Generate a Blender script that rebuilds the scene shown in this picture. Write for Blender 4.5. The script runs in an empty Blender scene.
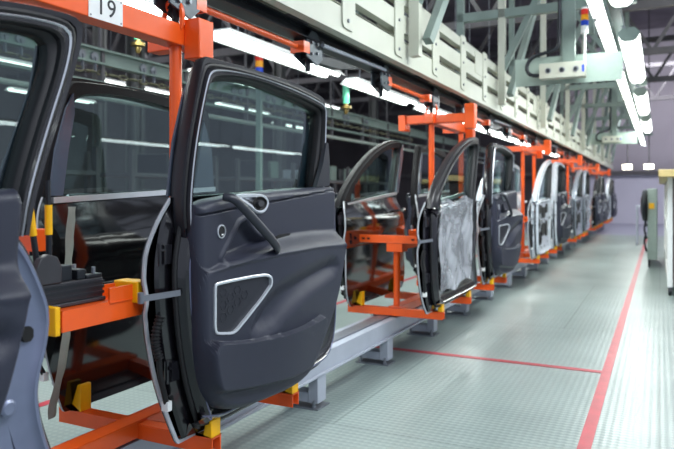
import bpy, bmesh, math, random
from mathutils import Vector, Matrix
random.seed(7)
S = bpy.context.scene
COL = S.collection
PI = math.pi
# ------------------------------------------------------------------ camera
CAM_H = 1.18
cd = bpy.data.cameras.new('camera'); cam = bpy.data.objects.new('camera', cd); COL.objects.link(cam)
cam.location = (0, 0, CAM_H)
cam.rotation_euler = (PI/2, 0, math.atan(323/655))
cd.sensor_width = 36; cd.lens = 655/674*36; cd.shift_y = -31.5/674
cd.clip_start = .05; cd.clip_end = 200
cd.dof.use_dof = True; cd.dof.focus_distance = 2.45; cd.dof.aperture_fstop = 3.2
S.camera = cam
# ------------------------------------------------------------------ world, lights, exposure
w = bpy.data.worlds.new('hall_daylight'); S.world = w; w.use_nodes = True
w.node_tree.nodes['Background'].inputs[0].default_value = (.74, .82, 1, 1)
w.node_tree.nodes['Background'].inputs[1].default_value = .75
S.view_settings.view_transform = 'Standard'; S.view_settings.look = 'None'
S.view_settings.exposure = -0.15; S.view_settings.gamma = 1; S.view_settings.use_curve_mapping = False

def area_light(name, loc, rot, sx, sy, power, color=(1, 1, 1), parent=None):
    l = bpy.data.lights.new(name, 'AREA'); l.shape = 'RECTANGLE'; l.size = sx; l.size_y = sy
    l.energy = power; l.color = color
    o = bpy.data.objects.new(name, l); COL.objects.link(o); o.location = loc; o.rotation_euler = rot
    if parent: o.parent = parent
    return o

area_light('aisle_roof_light', (2.6, 2.2, 5.2), (0, math.radians(22), 0), 1.2, 7, 400, (.88, .94, 1))
area_light('aisle_roof_light', (1.5, 12, 5.4), (0, 0, 0), 2.5, 12, 360, (.93, .97, 1))
area_light('hall_fill_light', (-10, 10, 6.6), (0, 0, 0), 4, 14, 640, (.96, .98, 1))  # invented fill that lifts the dark hall, no roof lamp here
area_light('end_wall_fill', (.5, 23.0, 5.6), (math.radians(32), 0, 0), 5, 1.5, 420, (.95, .94, 1))  # extra light added to brighten the back wall, not a fitting
area_light('line_roof_light', (-3.2, 6, 5.4), (0, 0, 0), 1.2, 14, 260, (.93, 1, .97))

# ------------------------------------------------------------------ materials
def srgb(r, g, b):
    f = lambda c: (c/255/12.92) if c/255 <= .04045 else ((c/255+.055)/1.055)**2.4
    return (f(r), f(g), f(b), 1)
MATS = {}
def mat(name, col, rough=.5, metal=0, coat=0, noise=.0, nscale=20, bump=0, bscale=400, emit=0, alpha=1, spec=.5):
    if name in MATS: return MATS[name]
    m = bpy.data.materials.new(name); m.use_nodes = True; MATS[name] = m
    nt = m.node_tree; b = nt.nodes['Principled BSDF']
    b.inputs['Base Color'].default_value = col; b.inputs['Roughness'].default_value = rough
    b.inputs['Metallic'].default_value = metal; b.inputs['Coat Weight'].default_value = coat
    b.inputs['Coat Roughness'].default_value = .08; b.inputs['Specular IOR Level'].default_value = spec
    tc = nt.nodes.new('ShaderNodeTexCoord')
    if noise:
        n = nt.nodes.new('ShaderNodeTexNoise'); n.inputs['Scale'].default_value = nscale; n.inputs['Detail'].default_value = 5
        nt.links.new(tc.outputs['Object'], n.inputs['Vector'])
        r = nt.nodes.new('ShaderNodeValToRGB')
        r.color_ramp.elements[0].color = tuple(c*(1-noise) for c in col[:3])+(1,)
        r.color_ramp.elements[1].color = tuple(min(1, c*(1+noise)) for c in col[:3])+(1,)
        r.color_ramp.elements[0].position = .3; r.color_ramp.elements[1].position = .7
        nt.links.new(n.outputs['Fac'], r.inputs['Fac']); nt.links.new(r.outputs['Color'], b.inputs['Base Color'])
    if bump:
        n2 = nt.nodes.new('ShaderNodeTexNoise'); n2.inputs['Scale'].default_value = bscale
        nt.links.new(tc.outputs['Object'], n2.inputs['Vector'])
        bp = nt.nodes.new('ShaderNodeBump'); bp.inputs['Strength'].default_value = bump; bp.inputs['Distance'].default_value = .002
        nt.links.new(n2.outputs['Fac'], bp.inputs['Height']); nt.links.new(bp.outputs['Normal'], b.inputs['Normal'])
    if emit:
        b.inputs['Emission Color'].default_value = col; b.inputs['Emission Strength'].default_value = emit
    return m
ORANGE = mat('orange_paint', srgb(242, 92, 20), .38, coat=.3, noise=.08, nscale=8)
YELLOW = mat('yellow_plastic', srgb(250, 185, 0), .42, noise=.06)
TRIM = mat('dark_blue_grey_trim', srgb(38, 41, 56), .48, bump=.2, bscale=900, noise=.05)
TRIM2 = mat('charcoal_trim', srgb(29, 31, 41), .5, bump=.2, bscale=900, noise=.05)
HANDLE = mat('satin_dark_plastic', srgb(36, 39, 49), .36, noise=.04)
BLACKP = mat('black_lacquer', srgb(16, 15, 20), .22, coat=.8, noise=.1)
SKINB = mat('gloss_black_paint', srgb(11, 11, 14), .1, coat=1, noise=.1)
SHELLB = mat('black_body_paint', srgb(24, 22, 29), .25, coat=.7, noise=.08)
SHELLG = mat('blue_grey_body_paint', srgb(118, 126, 152), .28, metal=.35, coat=.7, noise=.05)
SHELLW = mat('white_body_paint', srgb(205, 212, 220), .25, coat=.7, noise=.04)
SILVERP = mat('silver_body_paint', srgb(150, 158, 170), .3, metal=.4, coat=.6, noise=.05)
RUBBER = mat('black_rubber', srgb(17, 17, 20), .5, noise=.15)
HEM = mat('light_sealer', srgb(190, 194, 200), .45, noise=.08)
CHROME = mat('chrome', srgb(225, 228, 232), .3, metal=.8, noise=.03)
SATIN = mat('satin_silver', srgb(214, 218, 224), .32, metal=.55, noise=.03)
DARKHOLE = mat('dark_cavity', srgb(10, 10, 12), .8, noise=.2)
STEEL = mat('grey_steel', srgb(128, 132, 140), .4, metal=.6, noise=.1)
GREYP = mat('grey_painted_steel', srgb(160, 166, 178), .4, noise=.07, nscale=6)
BEAMP = mat('pale_green_grey_paint', srgb(188, 190, 176), .45, noise=.06, nscale=3)
TRUSS = mat('grey_green_paint', srgb(118, 134, 128), .5, noise=.12, nscale=4)
TRUSSD = mat('dark_steel', srgb(84, 82, 86), .6, noise=.2, nscale=3)
BLACKM = mat('black_steel', srgb(34, 38, 44), .4, metal=.3, noise=.15)
DKGREY = mat('dark_grey_casting', srgb(58, 58, 62), .45, metal=.2, noise=.12)
GREENP = mat('green_glass_lamp', srgb(90, 190, 150), .2, noise=.05)
BRASS = mat('brass', srgb(120, 104, 62), .4, metal=1, noise=.1)
REDP = mat('red_paint', srgb(162, 40, 56), .4, noise=.15, nscale=10)
WHITEP = mat('white_paint', srgb(232, 234, 232), .4, noise=.04)
TUBE = mat('tube_light', (.93, 1, .97, 1), .4, emit=9)
TUBEW = mat('warm_lamp', (1, .93, .75, 1), .4, emit=12)
TUBEL = mat('tube_light_dim', (.93, 1, .97, 1), .4, emit=4)
WOOD = mat('pale_yellow_board', srgb(214, 190, 130), .5, noise=.1)
BROWN = mat('dark_brown_panel', srgb(66, 46, 44), .5, noise=.15)
RED = mat('signal_red', srgb(225, 40, 30), .3, noise=.04)
AMBER = mat('signal_amber', srgb(250, 170, 20), .3, noise=.04)
BLUE = mat('signal_blue', srgb(20, 70, 200), .3, noise=.04)
APPL = mat('blue_grey_applique', srgb(66, 76, 92), .3, coat=.4, noise=.06)
GLINT = mat('grey_blue_glint', srgb(110, 114, 140), .25, metal=.4, coat=.5, noise=.05)  # lighter tone that paints the door edge highlight
FOAM = mat('grey_green_cloth', srgb(150, 155, 145), .8, noise=.1)

def glass_mat(name, tint, ior=1.5, rough=.0):
    m = bpy.data.materials.new(name); m.use_nodes = True; nt = m.node_tree; nt.nodes.clear()
    o = nt.nodes.new('ShaderNodeOutputMaterial'); t = nt.nodes.new('ShaderNodeBsdfTransparent'); g = nt.nodes.new('ShaderNodeBsdfGlossy')
    t.inputs[0].default_value = tint; g.inputs['Roughness'].default_value = rough; g.inputs[0].default_value = (.9, .95, 1, 1)
    mx = nt.nodes.new('ShaderNodeMixShader'); fr = nt.nodes.new('ShaderNodeLayerWeight'); fr.inputs['Blend'].default_value = .5
    pw = nt.nodes.new('ShaderNodeMath'); pw.operation = 'POWER'; pw.inputs[1].default_value = 4; nt.links.new(fr.outputs['Facing'], pw.inputs[0])
    mr = nt.nodes.new('ShaderNodeMapRange'); mr.inputs['To Min'].default_value = .05; mr.inputs['To Max'].default_value = .6; nt.links.new(pw.outputs[0], mr.inputs['Value'])
    nt.links.new(mr.outputs[0], mx.inputs[0]); nt.links.new(t.outputs[0], mx.inputs[1]); nt.links.new(g.outputs[0], mx.inputs[2])
    nt.links.new(mx.outputs[0], o.inputs[0]); return m
GLASS = glass_mat('tinted_window_glass', (.66, .75, .73, 1))

def film_mat():
    m = bpy.data.materials.new('clear_plastic_film'); m.use_nodes = True; nt = m.node_tree
    b = nt.nodes['Principled BSDF']; o = nt.nodes['Material Output']
    b.inputs['Base Color'].default_value = (.78, .82, .9, 1); b.inputs['Roughness'].default_value = .18
    t = nt.nodes.new('ShaderNodeBsdfTransparent'); t.inputs[0].default_value = (.85, .87, .9, 1)
    mx = nt.nodes.new('ShaderNodeMixShader')
    tc = nt.nodes.new('ShaderNodeTexCoord'); n = nt.nodes.new('ShaderNodeTexNoise'); n.inputs['Scale'].default_value = 3.2; n.inputs['Distortion'].default_value = 1.2
    r = nt.nodes.new('ShaderNodeMapRange'); r.inputs['From Min'].default_value = .35; r.inputs['From Max'].default_value = .68
    r.inputs['To Min'].default_value = .15; r.inputs['To Max'].default_value = .52
    nt.links.new(tc.outputs['Object'], n.inputs['Vector']); nt.links.new(n.outputs['Fac'], r.inputs['Value'])
    nt.links.new(r.outputs[0], mx.inputs[0]); nt.links.new(t.outputs[0], mx.inputs[1]); nt.links.new(b.outputs[0], mx.inputs[2])
    nt.links.new(mx.outputs[0], o.inputs[0]); return m
FILM = film_mat()

def floor_mat():
    m = bpy.data.materials.new('grey_green_tread_plate'); m.use_nodes = True; nt = m.node_tree; L = nt.links.new
    b = nt.nodes['Principled BSDF']; b.inputs['Roughness'].default_value = .34
    tc = nt.nodes.new('ShaderNodeTexCoord')
    n = nt.nodes.new('ShaderNodeTexNoise'); n.inputs['Scale'].default_value = 1.3; n.inputs['Detail'].default_value = 8
    L(tc.outputs['Object'], n.inputs['Vector'])
    r = nt.nodes.new('ShaderNodeValToRGB'); r.color_ramp.elements[0].position = .3; r.color_ramp.elements[1].position = .72
    r.color_ramp.elements[0].color = srgb(116, 129, 127); r.color_ramp.elements[1].color = srgb(136, 148, 146)
    L(n.outputs['Fac'], r.inputs['Fac'])
    br = nt.nodes.new('ShaderNodeTexBrick'); br.inputs['Scale'].default_value = 1; br.inputs['Brick Width'].default_value = 1.5
    br.inputs['Row Height'].default_value = 3.0; br.inputs['Mortar Size'].default_value = .006; br.inputs['Mortar Smooth'].default_value = .1
    br.inputs['Color1'].default_value = (1, 1, 1, 1); br.inputs['Color2'].default_value = (.94, .95, .95, 1); br.inputs['Mortar'].default_value = (.62, .65, .64, 1)
    L(tc.outputs['Object'], br.inputs['Vector'])
    mu = nt.nodes.new('ShaderNodeMix'); mu.data_type = 'RGBA'; mu.blend_type = 'MULTIPLY'; mu.inputs[0].default_value = 1
    L(r.outputs['Color'], mu.inputs[6]); L(br.outputs['Color'], mu.inputs[7])
    # raised lozenges: two crossed families of short bars
    sp = nt.nodes.new('ShaderNodeSeparateXYZ'); L(tc.outputs['Object'], sp.inputs[0])
    def M(op, a, bb=None):
        q = nt.nodes.new('ShaderNodeMath'); q.operation = op
        for i, v in enumerate((a, bb)):
            if v is None: continue
            if isinstance(v, (int, float)): q.inputs[i].default_value = v
            else: L(v, q.inputs[i])
        return q.outputs[0]
    u = M('ADD', sp.outputs[0], sp.outputs[1]); v = M('SUBTRACT', sp.outputs[0], sp.outputs[1])
    su = M('SINE', M('MULTIPLY', u, 2*PI/.075)); sv = M('SINE', M('MULTIPLY', v, 2*PI/.075))
    cu = M('SINE', M('MULTIPLY', u, PI/.0375)); 
    p = M('MULTIPLY', su, sv); h = M('GREATER_THAN', p, .45)
    mr = nt.nodes.new('ShaderNodeMix'); mr.data_type = 'RGBA'; mr.blend_type = 'MIX'
    L(M('MULTIPLY', h, .09), mr.inputs[0]); L(mu.outputs[2], mr.inputs[6]); mr.inputs[7].default_value = srgb(208, 220, 216)
    L(mr.outputs[2], b.inputs['Base Color'])
    bp = nt.nodes.new('ShaderNodeBump'); bp.inputs['Strength'].default_value = .22; bp.inputs['Distance'].default_value = .002
    L(p, bp.inputs['Height']); L(bp.outputs[0], b.inputs['Normal'])
    return m
FLOORM = floor_mat()

# ------------------------------------------------------------------ mesh tools
class MB:
    def __init__(s): s.v = []; s.f = []
    def add(s, vs, fs):
        n = len(s.v); s.v += [tuple(p) for p in vs]; s.f += [tuple(i+n for i in f) for f in fs]; return s
    def box(s, x0, x1, y0, y1, z0, z1):
        return s.add([(x0,y0,z0),(x1,y0,z0),(x1,y1,z0),(x0,y1,z0),(x0,y0,z1),(x1,y0,z1),(x1,y1,z1),(x0,y1,z1)],
                     [(3,2,1,0),(4,5,6,7),(0,1,5,4),(1,2,6,5),(2,3,7,6),(3,0,4,7)])
    def bar(s, a, b, wd, h=None, up=(0,0,1)):
        a = Vector(a); b = Vector(b); h = h or wd; d = (b-a).normalized(); up = Vector(up)
        if abs(d.dot(up)) > .98: up = Vector((1,0,0))
        sx = d.cross(up).normalized()*wd/2; sz = sx.cross(d).normalized()*h/2
        return s.add([a-sx-sz,a+sx-sz,a+sx+sz,a-sx+sz,b-sx-sz,b+sx-sz,b+sx+sz,b-sx+sz],
                     [(3,2,1,0),(4,5,6,7),(0,1,5,4),(1,2,6,5),(2,3,7,6),(3,0,4,7)])
    def tube(s, pts, r, n=10, closed=False, flat=1.0, up=(1,0,0), caps=True):
        pts = [Vector(p) for p in pts]; N = len(pts); rs = r if isinstance(r, (list, tuple)) else [r]*N
        base = len(s.v); up = Vector(up)
        for i, p in enumerate(pts):
            if closed: d = pts[(i+1) % N]-pts[i-1]
            else: d = pts[min(i+1, N-1)]-pts[max(i-1, 0)]
            d.normalize(); q = up
            if abs(d.dot(q)) > .95: q = Vector((0, 1, .01)) if abs(d.y) < .9 else Vector((0, 0, 1))
            a = d.cross(q).normalized(); b = a.cross(d).normalized()
            for k in range(n):
                t = 2*PI*k/n; s.v.append(tuple(p+a*math.cos(t)*rs[i]+b*math.sin(t)*rs[i]*flat))
        M = N if closed else N-1
        for i in range(M):
            j = (i+1) % N
            for k in range(n):
                l = (k+1) % n
                s.f.append((base+i*n+k, base+i*n+l, base+j*n+l, base+j*n+k))
        if not closed and caps:
            s.f.append(tuple(base+k for k in range(n))[::-1]); s.f.append(tuple(base+(N-1)*n+k for k in range(n)))
        return s
    def lathe(s, prof, c=(0,0,0), axis='z', n=20):
        base = len(s.v); c = Vector(c)
        for r, h in prof:
            for k in range(n):
                t = 2*PI*k/n; a, b = r*math.cos(t), r*math.sin(t)
                p = {'z': (a,b,h), 'x': (h,a,b), 'y': (b,h,a)}[axis]; s.v.append(tuple(c+Vector(p)))
        for i in range(len(prof)-1):
            for k in range(n):
                l = (k+1) % n; s.f.append((base+i*n+k, base+i*n+l, base+(i+1)*n+l, base+(i+1)*n+k))
        s.f.append(tuple(base+k for k in range(n))[::-1]); s.f.append(tuple(base+(len(prof)-1)*n+k for k in range(n)))
        return s
    def prism_x(s, pts, x0, x1):      # polygon in (y,z) extruded along x
        n = len(pts); s.add([(x0,y,z) for y,z in pts]+[(x1,y,z) for y,z in pts],
            [tuple(range(n))[::-1], tuple(range(n, 2*n))]+[(i,(i+1) % n,n+(i+1) % n,n+i) for i in range(n)]); return s
    def prism_y(s, pts, y0, y1):
        n = len(pts); s.add([(x,y0,z) for x,z in pts]+[(x,y1,z) for x,z in pts],
            [tuple(range(n)), tuple(range(n, 2*n))[::-1]]+[(i,n+i,n+(i+1) % n,(i+1) % n) for i in range(n)]); return s
    def loops(s, L, closed=True, cap0=False, cap1=False):
        base = len(s.v); n = len(L[0])
        for l in L: s.v += [tuple(p) for p in l]
        for i in range(len(L)-1):
            for k in range(n if closed else n-1):
                j = (k+1) % n; s.f.append((base+i*n+k, base+i*n+j, base+(i+1)*n+j, base+(i+1)*n+k))
        if cap0: s.f.append(tuple(base+k for k in range(n))[::-1])
        if cap1: s.f.append(tuple(base+(len(L)-1)*n+k for k in range(n)))
        return s
    def mesh(s, name, side=1, dz=0, ang=32):
        me = bpy.data.meshes.new(name)
        vs = [(x*side, y, z+dz) for x, y, z in s.v]
        fs = [f[::-1] for f in s.f] if side < 0 else s.f
        me.from_pydata(vs, [], fs); me.update()
        bm = bmesh.new(); bm.from_mesh(me); bmesh.ops.remove_doubles(bm, verts=bm.verts, dist=1e-6)
        bmesh.ops.recalc_face_normals(bm, faces=bm.faces)
        bm.to_mesh(me); bm.free()
        for p in me.polygons: p.use_smooth = True
        me.set_sharp_from_angle(angle=math.radians(ang))
        return me
def obj(name, mb, m, parent=None, label=None, bevel=0, side=1, dz=0, loc=None, ang=32):
    me = mb if isinstance(mb, bpy.types.Mesh) else mb.mesh(name, side, dz, ang)
    if not me.materials: me.materials.append(m)
    o = bpy.data.objects.new(name, me); COL.objects.link(o)
    if parent: o.parent = parent
    if label: o['label'] = label
    if loc: o.location = loc
    if bevel:
        b = o.modifiers.new('edge', 'BEVEL'); b.width = bevel; b.segments = 2; b.limit_method = 'ANGLE'; b.angle_limit = math.radians(40)
    return o
def thing(name, label, cat, loc=(0,0,0), rz=0, group=None):
    o = bpy.data.objects.new(name, None); COL.objects.link(o); o.location = loc; o.rotation_euler = (0,0,rz); o.empty_display_size = .1
    o['label'] = label; o['category'] = cat
    if group: o['group'] = group
    return o
def tag(o, label, cat, group=None, kind=None):
    o['label'] = label; o['category'] = cat
    if group: o['group'] = group
    if kind: o['kind'] = kind
    return o
def struct(name, mb, m, bevel=0):
    o = obj(name, mb, m, bevel=bevel); o['kind'] = 'structure'; return o
def copy_tree(o, parent=None):
    c = o.copy(); COL.objects.link(c)
    if parent: c.parent = parent
    for ch in list(o.children): copy_tree(ch, c)
    return c

def resample(pts, n, closed=False):
    P = [Vector(p) for p in pts]
    if closed: P = P+[P[0]]
    d = [0]
    for i in range(1, len(P)): d.append(d[-1]+(P[i]-P[i-1]).length)
    out = []
    m = n if closed else n-1
    j = 0
    for k in range(n):
        t = d[-1]*k/m
        while j < len(d)-2 and d[j+1] < t: j += 1
        q = (t-d[j])/max(1e-9, d[j+1]-d[j]); out.append(P[j].lerp(P[j+1], min(1, q)))
    return out
def smooth(pts, it=2, closed=False):       # corner cutting
    P = [Vector(p) for p in pts]
    for _ in range(it):
        Q = []; N = len(P)
        if not closed: Q.append(P[0])
        for i in range(N if closed else N-1):
            a, b = P[i], P[(i+1) % N]; Q += [a.lerp(b, .25), a.lerp(b, .75)]
        if not closed: Q.append(P[-1])
        P = Q
    return P
def inset(poly, d):                         # closed polygon, inward offset (either winding)
    n = len(poly); A = sum(poly[i].x*poly[(i+1) % n].y-poly[(i+1) % n].x*poly[i].y for i in range(n))
    sgn = 1 if A > 0 else -1; out = []
    for i in range(n):
        t = poly[(i+1) % n]-poly[i-1]; t.normalize(); out.append(poly[i]+Vector((-t.y, t.x))*d*sgn)
    return out
def sdf(poly, y, z):                        # negative inside
    ins = False; best = 1e9; n = len(poly)
    for i in range(n):
        ax, ay = poly[i]; bx, by = poly[(i+1) % n]
        ex, ey = bx-ax, by-ay; wx, wy = y-ax, z-ay
        t = max(0, min(1, (wx*ex+wy*ey)/(ex*ex+ey*ey+1e-12))); dx, dy = wx-ex*t, wy-ey*t
        best = min(best, dx*dx+dy*dy)
        if (ay > z) != (by > z) and y < (bx-ax)*(z-ay)/(by-ay+1e-12)+ax: ins = not ins
    return -math.sqrt(best) if ins else math.sqrt(best)
def sm(a, b, x):
    t = max(0, min(1, (x-a)/(b-a))); return t*t*(3-2*t)
def interp(tab, x):
    if x <= tab[0][0]: return tab[0][1]
    for (a, p), (b, q) in zip(tab, tab[1:]):
        if x <= b: return p+(q-p)*(x-a)/(b-a)
    return tab[-1][1]

# ------------------------------------------------------------------ the car doors
ZB = .361                                     # height of a door's bottom edge above the floor
REAR = dict(
    skin=[(.012,1.165),(-.020,1.11),(-.040,1.04),(-.056,.96),(-.053,.85),(-.036,.71),(-.002,.56),(.056,.415),(.072,.380),(.078,.363),(.10,.362),(.25,.362),(.6,.365),(.85,.372),(1.0,.385),(1.08,.45),(1.125,.56),(1.135,.70),(1.135,.95),(1.11,1.10),(1.07,1.20)],
    outer=[(.035,1.04),(.018,1.12),(.020,1.2),(.042,1.343),(.088,1.505),(.118,1.600),(.126,1.620),(.138,1.630),(.17,1.632),(.386,1.636),(.60,1.636),(.752,1.632),(.94,1.612),(.975,1.604),(.992,1.590),(.998,1.55),(1.006,1.40),(1.01,1.225),(1.01,1.04)],
    opening=[(.055,1.04),(.062,1.186),(.090,1.35),(.13,1.484),(.15,1.525),(.175,1.548),(.217,1.563),(.317,1.578),(.45,1.582),(.594,1.574),(.80,1.556),(.915,1.540),(.948,1.530),(.955,1.50),(.930,1.35),(.900,1.214),(.89,1.04)],
    panel=[(.040,1.168),(.042,1.10),(.046,.85),(.055,.70),(.072,.61),(.10,.53),(.15,.472),(.25,.438),(.40,.427),(.66,.427),(.76,.475),(.84,.58),(.91,.70),(.97,.84),(1.012,.97),(1.014,1.10),(1.014,1.20),(1.010,1.212)],
    oc=[(.130,1.626),(.990,1.595)], ic=[(.160,1.538),(.950,1.527)],
    belt=[(-.012,1.165),(.985,1.212)])
FRONT = dict(
    skin=[(.03,1.12),(-.005,1.05),(-.02,.95),(-.02,.75),(0,.55),(.05,.42),(.095,.375),(.103,.362),(.125,.361),(.25,.361),(.7,.361),(1.10,.362),(1.17,.378),(1.19,.45),(1.18,.53),(1.14,.64),(1.13,.72),(1.16,.80),(1.17,.90),(1.14,.98),(1.10,1.06),(1.06,1.11),(1.04,1.145)],
    outer=[(-.01,1.08),(.02,1.145),(.12,1.235),(.30,1.36),(.50,1.47),(.70,1.55),(.9,1.605),(1.05,1.628),(1.18,1.636),(1.225,1.63),(1.235,1.605),(1.215,1.52),(1.165,1.385),(1.09,1.18),(1.07,1.08)],
    opening=[(.17,1.08),(.17,1.17),(.23,1.225),(.36,1.315),(.52,1.40),(.70,1.48),(.88,1.535),(1.0,1.556),(1.09,1.562),(1.125,1.555),(1.135,1.53),(1.12,1.46),(1.075,1.34),(1.025,1.18),(1.01,1.08)],
    panel=[(.02,1.11),(.01,.85),(.015,.68),(.04,.56),(.09,.49),(.18,.455),(.40,.44),(.66,.44),(.78,.48),(.86,.55),(.91,.65),(.95,.76),(.975,.84),(1.0,.93),(1.015,1.05),(1.03,1.19),(1.0,1.19),(.5,1.15),(.05,1.115)],
    oc=[(.03,1.150),(1.233,1.622)], ic=[(.17,1.17),(1.130,1.550)],
    belt=[(.02,1.11),(.5,1.15),(1.01,1.19)])
SPK = [(.100,.80),(.100,.868),(.102,.884),(.108,.891),(.120,.894),(.344,.899),(.385,.890),(.397,.872),(.391,.838),(.225,.722),(.205,.713),(.187,.711),(.122,.722),(.109,.728),(.103,.738),(.100,.755)]
SPK = [tuple(p) for p in smooth(SPK, 1, True)]
POCKET = smooth([(.069,.712),(.18,.688),(.272,.676),(.40,.668),(.514,.664),(.66,.672),(.768,.690),(.77,.62),(.711,.531),(.655,.492),(.555,.482),(.35,.50),(.19,.522),(.12,.535),(.085,.565),(.072,.62)], 1, True)
SWOOSH = smooth([(.31,.70),(.33,.745),(.40,.815),(.50,.85),(.60,.868),(.72,.885),(.86,.90),(.90,.86),(.76,.83),(.62,.80),(.50,.75),(.42,.70)], 1, True)
TRI = smooth([(.150,.950),(.20,1.01),(.284,1.10),(.335,1.05),(.385,1.02),(.49,1.012),(.40,.985),(.28,.962)], 1, True)
ARMLIP = [(.10,.930),(.2,.94),(.467,.960),(.715,.964),(.999,.953)]
ARMTOP = [(.10,.932),(.166,.956),(.275,.982),(.444,1.010),(.569,1.022),(.781,1.024),(1.0,1.018)]

def relief(y, z, front=False):
    if front: y = y*.98-.03
    lip = interp(ARMLIP, y); top = interp(ARMTOP, y)
    up = sm(top+.006, lip-.002, z)
    amt = .014+.050*sm(.08, .60, y)
    low = 1-.40*sm(.80, .45, z)
    x = .045+amt*up*low
    e = (z-lip)/.007; x += .0045*math.exp(-e*e)*sm(.09, .14, y)
    bl = interp([(-.01,1.104),(.25,1.129),(.996,1.193)], y); d = abs(z-bl)
    x -= .005*sm(.0055, .0015, d)
    x += .007*sm(bl-.002, bl+.006, z)
    t = sdf(TRI, y, z)
    if t < .03: x += .007*sm(.014, .004, abs(t-.006))-.030*sm(.002, -.028, t)
    p = sdf(POCKET, y, z)
    if p < .03:
        tp = interp([(.069,.712),(.272,.676),(.514,.664),(.768,.690)], y)-z
        k = sm(.035, .012, tp)*sm(.075, .11, y)*sm(.775, .74, y)
        x += .030*(k*sm(.002, -.004, p)+(1-k)*sm(.008, -.012, p))
    q = sdf(SWOOSH, y, z)
    if q < .04: x -= .032*sm(.035, -.045, q)
    s_ = sdf(SPK, y, z)
    x -= .008*sm(.001, -.003, s_)
    return x
def dense(a, b, n, edge=.03, k=7):
    A = [a+edge*(1-math.cos(PI/2*i/k)) for i in range(k)]
    B = [a+edge+(b-a-2*edge)*i/n for i in range(n+1)]
    return A+B+[b-(v-a) for v in A[::-1]]
def panel_mesh(D, front):
    P = [Vector(p) for p in D['panel']]
    if not front: P = [p.copy() for p in P]
    # bottom/top height tables by y from the outline
    poly = smooth(P, 1, True) if False else P
    ya = min(p.x for p in P)+.001; yb = max(p.x for p in P)-.001
    sp = resample(smooth(P, 2, True), 240, True)
    def span(y):
        zs = []
        for i in range(len(sp)):
            a, b = sp[i], sp[(i+1) % len(sp)]
            if (a.x > y) != (b.x > y): zs.append(a.y+(b.y-a.y)*(y-a.x)/(b.x-a.x))
        return (min(zs), max(zs)) if len(zs) > 1 else (.8, .9)
    ya = min(p.x for p in sp)+.0008; yb = max(p.x for p in sp)-.0008
    ys = dense(ya, yb, 150); m = MB(); nz = 230; R = .026; grid = []
    for y in ys:
        z0, z1 = span(y); col = []
        for z in dense(z0, z1, nz, min(.03, (z1-z0)*.2)):
            e = -sdf([tuple(p) for p in sp[::3]], y, z); e = max(0, e)
            rr = min(1, e/R); f = math.sqrt(max(0, 1-(1-rr)**2))
            et = min(1, max(0, (interp(D['belt'], y)-z)/.008)); 
            X = relief(y, z, front); xx = .012+(X-.012)*f
            col.append((xx, y, z))
        grid.append(col)
    n = len(grid[0])
    for c in grid: m.v += c
    for i in range(len(grid)-1):
        for j in range(n-1):
            m.f.append((i*n+j, (i+1)*n+j, (i+1)*n+j+1, i*n+j+1))
    # side wall back to the shell
    rim = [i*n for i in range(len(grid))]+[(len(grid)-1)*n+j for j in range(1, n)]+[i*n+n-1 for i in range(len(grid)-2, -1, -1)]+[j for j in range(n-2, 0, -1)]
    b = len(m.v)
    for r in rim: m.v.append((-.004, m.v[r][1], m.v[r][2]))
    K = len(rim)
    for k in range(K): m.f.append((rim[k], b+k, b+(k+1) % K, rim[(k+1) % K]))
    return m
def skin_x(D, y, z):
    return -.072-.034*math.sin(PI*max(0, min(1, (z-.30)/1.0)))-.012*math.sin(PI*max(0, min(1, (y+.05)/1.2)))+.010*sm(.80, .84, z)*sm(.92, .86, z)+.034*sm(.98, 1.19, z)
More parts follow.
